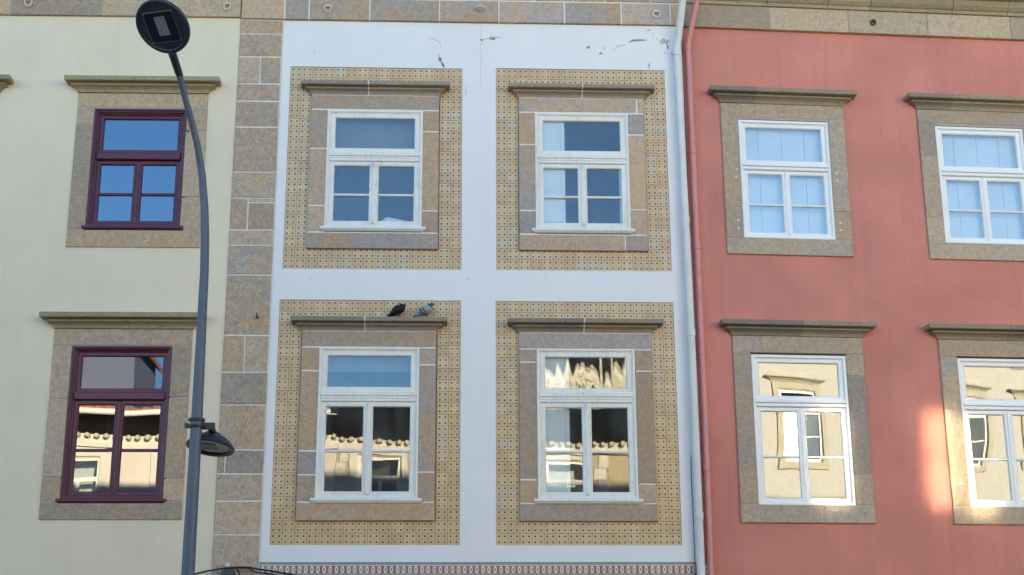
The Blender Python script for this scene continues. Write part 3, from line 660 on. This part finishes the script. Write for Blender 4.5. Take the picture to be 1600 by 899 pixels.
onhead('led_board', -.055, .06, -.085, .105, -.0125, -.0092, M['led'], hd)
for x0, x1, y0, y1 in ((-.164, .164, -.156, -.151), (-.164, .164, .151, .156), (-.164, -.159, -.151, .151), (.159, .164, -.151, .151)): onhead('glass_trim', x0, x1, y0, y1, -.0125, -.0042, M['led'] if y1 - y0 < .01 and y0 > 0 else M['pole'], hd)
MB().tube([rel((-3.200, 13.07, 7.63)), rel((-3.212, 13.035, 7.668)), rel((-3.25, 12.91, 7.80)), rel(tuple(hc - t * .262))], [.031, .037, .040, .043], 16).build('collar', M['head'], lamp, True, 40)
for s in (-1, 1):
    for u in (-1, 1):
        q = HM @ Vector((s * .150, u * .143, -.012)); MB().tube([q, q - nz * .004], [.006, .005], 8).build('screw', M['led'], hd)
# lower lantern on the pavement side
c2 = Vector((-2.850, 13.72, 4.13)); ax = Vector((.10, .17, 1)).normalized(); e1 = Vector((1, 0, 0)); e1 = (e1 - ax * e1.dot(ax)).normalized(); e2 = ax.cross(e1)
LM = Matrix(((e1.x, e2.x, ax.x, c2.x - L0.x), (e1.y, e2.y, ax.y, c2.y - L0.y), (e1.z, e2.z, ax.z, c2.z - L0.z), (0, 0, 0, 1)))
ln = MB().lathe([(0, .012), (.185, .012), (.198, -.012), (.222, -.016), (.230, -.004), (.226, .012), (.19, .055), (.14, .095), (.09, .112), (.075, .135), (0, .138)], 44, LM).build('lantern', M['head'], lamp, True, 28)
MB().lathe([(0, .004), (.184, .004), (.184, .010), (0, .010)], 36, LM).build('lantern_glass', M['lampglass'], ln)
m = MB().box(-.085, .055, -.08, .075, -.001, .0035); m.v = [tuple(LM @ Vector(v)) for v in m.v]; m.build('led_board', M['led'], ln)
for z in (4.345, 4.285): MB().lathe([(.050, z - .012), (.076, z - .012), (.078, z), (.076, z + .012), (.050, z + .012)], 24).build('clamp_ring', M['head'], lamp, True, 40)
MB().box(.05, .165, .02, .06, 4.265, 4.325).box(.10, .150, .05, .205, 4.255, 4.285).box(-.105, -.05, -.03, .02, 4.27, 4.31).build('bracket', M['head'], lamp)

# ------------------------------------------------------------------ pigeons on the lower left hood
def pigeon(loc, rz, dark, label, tuck):
    r = empty('pigeon', loc, rz, label=label, category='pigeon', group='pigeons on the window hood')
    bodyc = plain('pigeon_black' if dark else 'pigeon_grey', (.012, .012, .015) if dark else (.30, .32, .37), .7, .3, 0, .2, 40, .2)
    darkc = plain('pigeon_soot', (.012, .012, .014), .7, .3, 0, .2, 40); headc = darkc if dark else plain('pigeon_head', (.06, .065, .085), .6, .4, 0, .3, 40)
    # x forward, z up: tail, rump, breast, neck, head in one skin
    S = [((-.150, 0, .012), .018, .004), ((-.120, 0, .020), .026, .010), ((-.085, 0, .040), .034, .022), ((-.045, 0, .066), .048, .040), ((-.005, 0, .085), .055, .052),
         ((.030, 0, .102), .050, .052), ((.052, 0, .122), .036, .040), ((.062 + tuck, 0, .142), .025, .027), ((.074 + tuck, 0, .152), .023, .023), ((.090 + tuck, 0, .150), .015, .016), ((.098 + tuck, 0, .147), .006, .007)]
    if dark: S = [((c[0] - .004, 0, c[2] * (1.02 if i < 7 else .90)), ry * 1.14, rr * (1.12 if i < 6 else 1.25)) for i, (c, ry, rr) in enumerate(S)]
    m = MB()
    secs = []
    for i, (c, ry, rr) in enumerate(S):
        a = S[max(i - 1, 0)][0]; b = S[min(i + 1, len(S) - 1)][0]; d = (Vector(b) - Vector(a)).normalized(); v = Vector((-d.z, 0, d.x)) * rr
        secs.append((c, (0, ry, 0), v))
    m.loft(secs, 14)
    if not dark:
        for i, f in enumerate(m.f):
            if min(f) >= 7 * 14 - 14: m.m[i] = 1
            elif max(f) < 2 * 14: m.m[i] = 1
    bd = m.build('body', [bodyc, headc], r, True)
    for s in (-1, 1):
        wg = MB().loft([((-.105, s * .020, .040), (0, .004, 0), (0, 0, .006)), ((-.065, s * .042, .058), (0, .006, 0), (-.01, 0, .020)), ((-.02, s * .055, .078), (0, .007, 0), (-.014, 0, .036)), ((.025, s * .050, .098), (0, .006, 0), (-.014, 0, .030)), ((.045, s * .040, .108), (0, .004, 0), (-.008, 0, .012))], 10).build('wing', bodyc, bd, True)
        if not dark:
            for x, z in ((-.045, .066), (-.012, .080)):
                MB().loft([((x - .020, s * .0595, z + .026), (.007, .002, 0), (0, .004, .006)), ((x, s * .0645, z), (.008, .002, 0), (0, .004, .008)), ((x + .012, s * .0555, z - .030), (.006, .002, 0), (0, .004, .005))], 6).build('wing_bar', darkc, bd)
        MB().tube([(.0, s * .02, .045), (.004, s * .02, .006), (.026, s * .02, .003)], [.007, .005, .003], 6).build('foot', M['iron'], bd)
    MB().tube([(.094 + tuck, 0, .149), (.112 + tuck, 0, .143)], [.006, .002], 6).build('beak', darkc, bd)
    for s in (-1, 1): MB().lathe([(0, -.003), (.003, -.002), (.004, 0), (.003, .002), (0, .003)], 8, Matrix.Translation((.080 + tuck, s * .0215, .156))).build('eye', M['iron'], bd)
    return r
def on(house_loc, yaw, a, o, z):
    c, s = math.cos(yaw), math.sin(yaw); return (house_loc[0] + a * c + o * s, house_loc[1] + a * s - o * c, z)
hz = 6.094 + .008 + .160
pigeon(on((0, 17), rad(2.53), -1.355, .085, hz), rad(-22), True, 'black pigeon hunched on the stone hood, left of the grey one', -.040)
pigeon(on((0, 17), rad(2.53), -1.035, .085, hz), rad(-8), False, 'grey pigeon with two black wing bars on the stone hood', 0)

# ------------------------------------------------------------------ small things
c = MB(); cv = []
base = on((0, 17), rad(2.53), 0, 0, 0)
cl = empty('folded_cloth', on((0, 17), rad(2.53), -1.40, -.135, 7.475), rad(2.53), label='white folded cloth lying behind the glass of the upper left tile-bordered window', category='cloth')
prof = [(-.19, .0), (-.185, .045), (-.15, .085), (-.11, .10), (-.06, .085), (.02, .07), (.12, .045), (.20, .015), (.20, 0)]
c.add([(x, -.05, z) for x, z in prof] + [(x + .02, .05, z * 1.05) for x, z in prof], [tuple(range(9))] + [tuple(range(17, 8, -1))] + [(i, i + 9, (i + 1) % 9 + 9, (i + 1) % 9) for i in range(9)])
c.build('cloth_fold', M['cloth'], cl); MB().box(-.24, .24, -.06, .08, -.03, 0).build('ledge', M['shutter'], cl)
cb = empty('service_cable', on((0, 17), rad(2.53), -3.15, .08, 3.27), rad(2.53), label='sagging black service cable with a junction box at the foot of the stone pier', category='cable')
def cable(p, r): MB().tube(p, r, 8).build('cable', M['rubber'], cb, True)
cable([(-.95, -.02, -.075), (-.70, -.02, -.06), (-.46, -.02, -.028), (-.28, -.02, .014), (-.14, -.02, .036), (.08, -.02, .055), (.18, -.02, .050), (.28, -.02, .030), (.43, -.02, .008), (.58, -.02, -.016), (.72, -.02, -.04), (1.0, -.02, -.09)], .010)
cable([(-.10, -.03, .03), (.06, -.03, .046), (.17, -.03, .038), (.24, -.03, .0), (.40, -.03, -.02), (.60, -.03, -.06)], .008)
MB().cbox(-.14, .0, -.02, .06, -.16, .022, .008).build('junction_box', M['boxblue'], cb); MB().tube([(.03, -.03, .04), (.07, -.04, -.02), (.06, -.03, -.1)], .009, 8).build('cable', M['rubber'], cb, True)
MB().lathe([(0, .0), (.03, .0), (.036, .02), (.025, .045), (0, .05)], 12, Matrix.Translation((-.075, .0, .055))).build('insulator', M['plug'], cb, True)

# ------------------------------------------------------------------ the other side of the street (seen mirrored in the panes)
M['ochre'] = plaster('ochre_plaster', (.47, .40, .29), .06, (.3, .22, .12), .2)
M['sand'] = plaster('sand_plaster', (.66, .61, .56), .05, (.45, .38, .3), .15)
M['rough_tan'] = plain('textured_tan_tile', (.54, .545, .53), .8, .2, 0, .22, 28, .6)
M['shaded_grey_render'] = plaster('shaded_grey_render', (.13, .155, .24), .05, (.10, .11, .16), .15)  # bluish shade put into the wall colour, as the sun reaches this gable
M['dark_wood'] = plain('dark_eaves_wood', (.035, .028, .024), .9, .1)
M['olive'] = plain('olive_limestone', (.50, .48, .39), .85, .2, 0, .08, 5, .2)
M['pale_trim'] = plain('pale_trim', (.66, .65, .60), .8, .2)
YO = -2.0
TILTED = ((11.06, (.30, 0)), (11.54, (-.88, 0)), (13.36, (.9, 0)))
def opp_house(name, label, x0, x1, h, wall, trim, wins, eaves, z_rows, ov_=1.0):
    root_x = (x0 + x1) / 2
    r = empty(name, ((x0 + x1) / 2, YO, 0), math.pi, label=label, category='house'); X = lambda x: (x0 + x1) / 2 - x   # local x runs the other way
    hs = []
    for x in wins:
        for (b, t_) in z_rows: hs.append((X(x) - .5, X(x) + .5, b, t_))
    sheet(hs, X(x1), X(x0), 0, h, 0, .16).build('wall', wall, r)
    MB().box(X(x1), X(x0), .9, 7, 0, h).build('body', M['body'], r)
    for a, b, c0, d in hs:
        if c0 > 10: lean = 0.
        else: lean = 4. if eaves == 'cornice' else 2.  # panes leaned so the sun they throw back lands lower
        MB().rings(a - .17, b + .17, c0 - .17, d + .20, [(0, 0), (0, .05), (.165, .05), (.168, -.02)]).build('window_trim', trim, r)
        f = MB().rings(a, b, c0, d, [(0, -.12), (0, -.03), (.07, -.03), (.075, -.05), (.075, -.12)]).cbox((a + b) / 2 - .05, (a + b) / 2 + .05, .035, .11, c0 + .07, c0 + (d - c0) * .68, .01) \
            .cbox(a + .07, b - .07, .03, .11, c0 + (d - c0) * .68, c0 + (d - c0) * .68 + .11, .01).cbox(a + .07, b - .07, .05, .10, c0 + (d - c0) * .36, c0 + (d - c0) * .36 + .04, .01).build('window', M['new_paint'], r)
        for p, q in ((a + .06, (a + b) / 2 - .04), ((a + b) / 2 + .04, b - .06)):
            wx = root_x - (p + q) / 2; tl = [v for k_, v in TILTED if abs(wx - k_) < .12 and 8 < c0 < 9]
            pn = MB().box(p, q, .075, .079, c0 + .06, c0 + (d - c0) * .69).build('pane', M['g_sun'] if tl else M['shutter'] if c0 > 10 else M['g_opp'], f)
            pn.rotation_euler = (rad(lean), 0, 0)
            if tl: pn.rotation_euler = (rad(tl[0][1]), 0, rad(tl[0][0]))                # mirror panes turned to aim sun patches at the pink house
        pn = MB().box(a + .06, b - .06, .075, .079, c0 + (d - c0) * .71, d - .06).build('pane', M['shutter'] if c0 > 10 else M['g_opp'], f); pn.rotation_euler = (rad(lean), 0, 0)  # top row panes made opaque so they throw no sun patches
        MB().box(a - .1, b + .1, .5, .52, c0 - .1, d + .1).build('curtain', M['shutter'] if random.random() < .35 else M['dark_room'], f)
        if eaves == 'cornice': MB().sweep([(o, d + .24 + z) for o, z in HOODP], a - .17, b + .17).build('hood', trim, r)
    if eaves == 'tiles':
        ov = ov_; up_ = .32 if ov < 1.2 else .52
        MB().box(X(x1), X(x0), -.12, .0, h - .34, h - .22).box(X(x1), X(x0), -.06, 0, h - .22, h - .05).build('string_course', M['pale_trim'], r)
        MB().add([(X(x1), 0, h), (X(x0), 0, h), (X(x0), -ov, h + up_), (X(x1), -ov, h + up_), (X(x1), 0, h + .05), (X(x0), 0, h + .05), (X(x0), -ov, h + up_ + .05), (X(x1), -ov, h + up_ + .05)],
                 [(0, 1, 2, 3), (4, 7, 6, 5), (3, 2, 6, 7)]).build('soffit', M['dark_wood'], r)
        n = int((x1 - x0) / .23)
        for i in range(n):
            xx = X(x1) + (i + .5) * (x1 - x0) / n
            MB().tube([(xx, .02, h - .075), (xx, -.14, h - .06), (xx, -.20, h - .052)], [.070, .070, .055], 10).build('corbel', M['olive'], r, True, 40)
        g = MB().tube([(X(x1), -ov - .05, h + up_ + .04), (X(x0), -ov - .05, h + up_ + .04)], .075, 10).build('gutter', M['new_paint'], r, True)
        m = MB(); nt_ = int((x1 - x0) / .24)
        rf = MB().add([(X(x1), -ov, h + up_ + .08), (X(x0), -ov, h + up_ + .08), (X(x0), 4, h + up_ + .95), (X(x1), 4, h + up_ + .95)], [(0, 1, 2, 3)]).build('roof', M['roof'], r)
        for i in range(nt_):
            xx = X(x1) + (i + .5) * (x1 - x0) / nt_
            m.tube([(xx, -ov - .06, h + up_ + .10), (xx, 4, h + up_ + .97)], .085, 8)
        m.build('roof_tiles', M['roof'], r, True, kind='stuff')
    else:
        MB().sweep([(o, h - .1 + z) for o, z in CORN], X(x1), X(x0), False, False).build('cornice', trim, r)
        MB().box(X(x1), X(x0), -.3, 7, h + .27, h + .4).build('roof', M['roof'], r)
    return r
a1 = opp_house('sand_house', 'sand coloured house with tiled eaves and white gutter facing the cream house', -17, -2.61, 8.45, M['sand'], M['pale_trim'], (-13.9, -11.55, -9.2, -6.85, -4.5), 'tiles', ((6.1, 7.9), (2.6, 4.6)))
a2 = opp_house('ochre_house', 'ochre house with corbelled eaves facing the white house', -2.6, 4.1, 8.40, M['ochre'], M['pale_trim'], (-1.6, .7, 2.95), 'tiles', ((6.1, 7.9), (2.6, 4.6)), 1.6)
a3 = opp_house('tall_tan_house', 'tall tan tiled house with olive stone window surrounds facing the pink house', 7.6, 24, 12.9, M['rough_tan'], M['olive'], (9.0, 11.3, 13.6, 15.9, 18.2, 20.5), 'cornice', ((4.6, 6.5), (8.1, 9.95), (11.1, 12.4)))
a4 = opp_house('narrow_ochre_house', 'narrow ochre house with pale trim beside the tall tan house', 4.11, 7.5, 8.40, M['ochre'], M['pale_trim'], (5.5,), 'tiles', ((6.1, 7.9), (2.6, 4.6)), 1.6)
for x, root in ((-2.45, a2), (3.95, a2)):                                         # toothed pale quoins
    lx = root.location.x - x
    for i in range(22): MB().cbox(lx - (.16 if i % 2 else .08), lx + (.08 if i % 2 else .16), -.03, .0, 1.0 + i * .32, 1.0 + i * .32 + .30, .01).build('quoin_stone', M['pale_trim'], root)
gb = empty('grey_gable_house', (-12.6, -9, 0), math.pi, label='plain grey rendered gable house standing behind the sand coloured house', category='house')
MB().add([(-3.2, 0, 0), (3.2, 0, 0), (3.2, 0, 12.6), (0, 0, 15.0), (-3.2, 0, 12.6), (-3.2, 3, 0), (3.2, 3, 0), (3.2, 3, 12.6), (0, 3, 15.0), (-3.2, 3, 12.6)], [(0, 1, 2, 3, 4), (9, 8, 7, 6, 5), (1, 6, 7, 2), (0, 4, 9, 5)]).build('wall', M['shaded_grey_render'], gb)
MB().add([(-3.4, -.3, 12.35), (0, -.3, 15.08), (3.4, -.3, 12.35), (3.4, 3.2, 12.35), (0, 3.2, 15.08), (-3.4, 3.2, 12.35), (-3.4, -.3, 12.5), (0, -.3, 15.25), (3.4, -.3, 12.5), (3.4, 3.2, 12.5), (0, 3.2, 15.25), (-3.4, 3.2, 12.5)],
         [(0, 5, 4, 1), (1, 4, 3, 2), (6, 7, 10, 11), (7, 8, 9, 10), (0, 1, 7, 6), (1, 2, 8, 7), (0, 6, 11, 5), (2, 3, 9, 8)]).build('roof', M['roof'], gb)
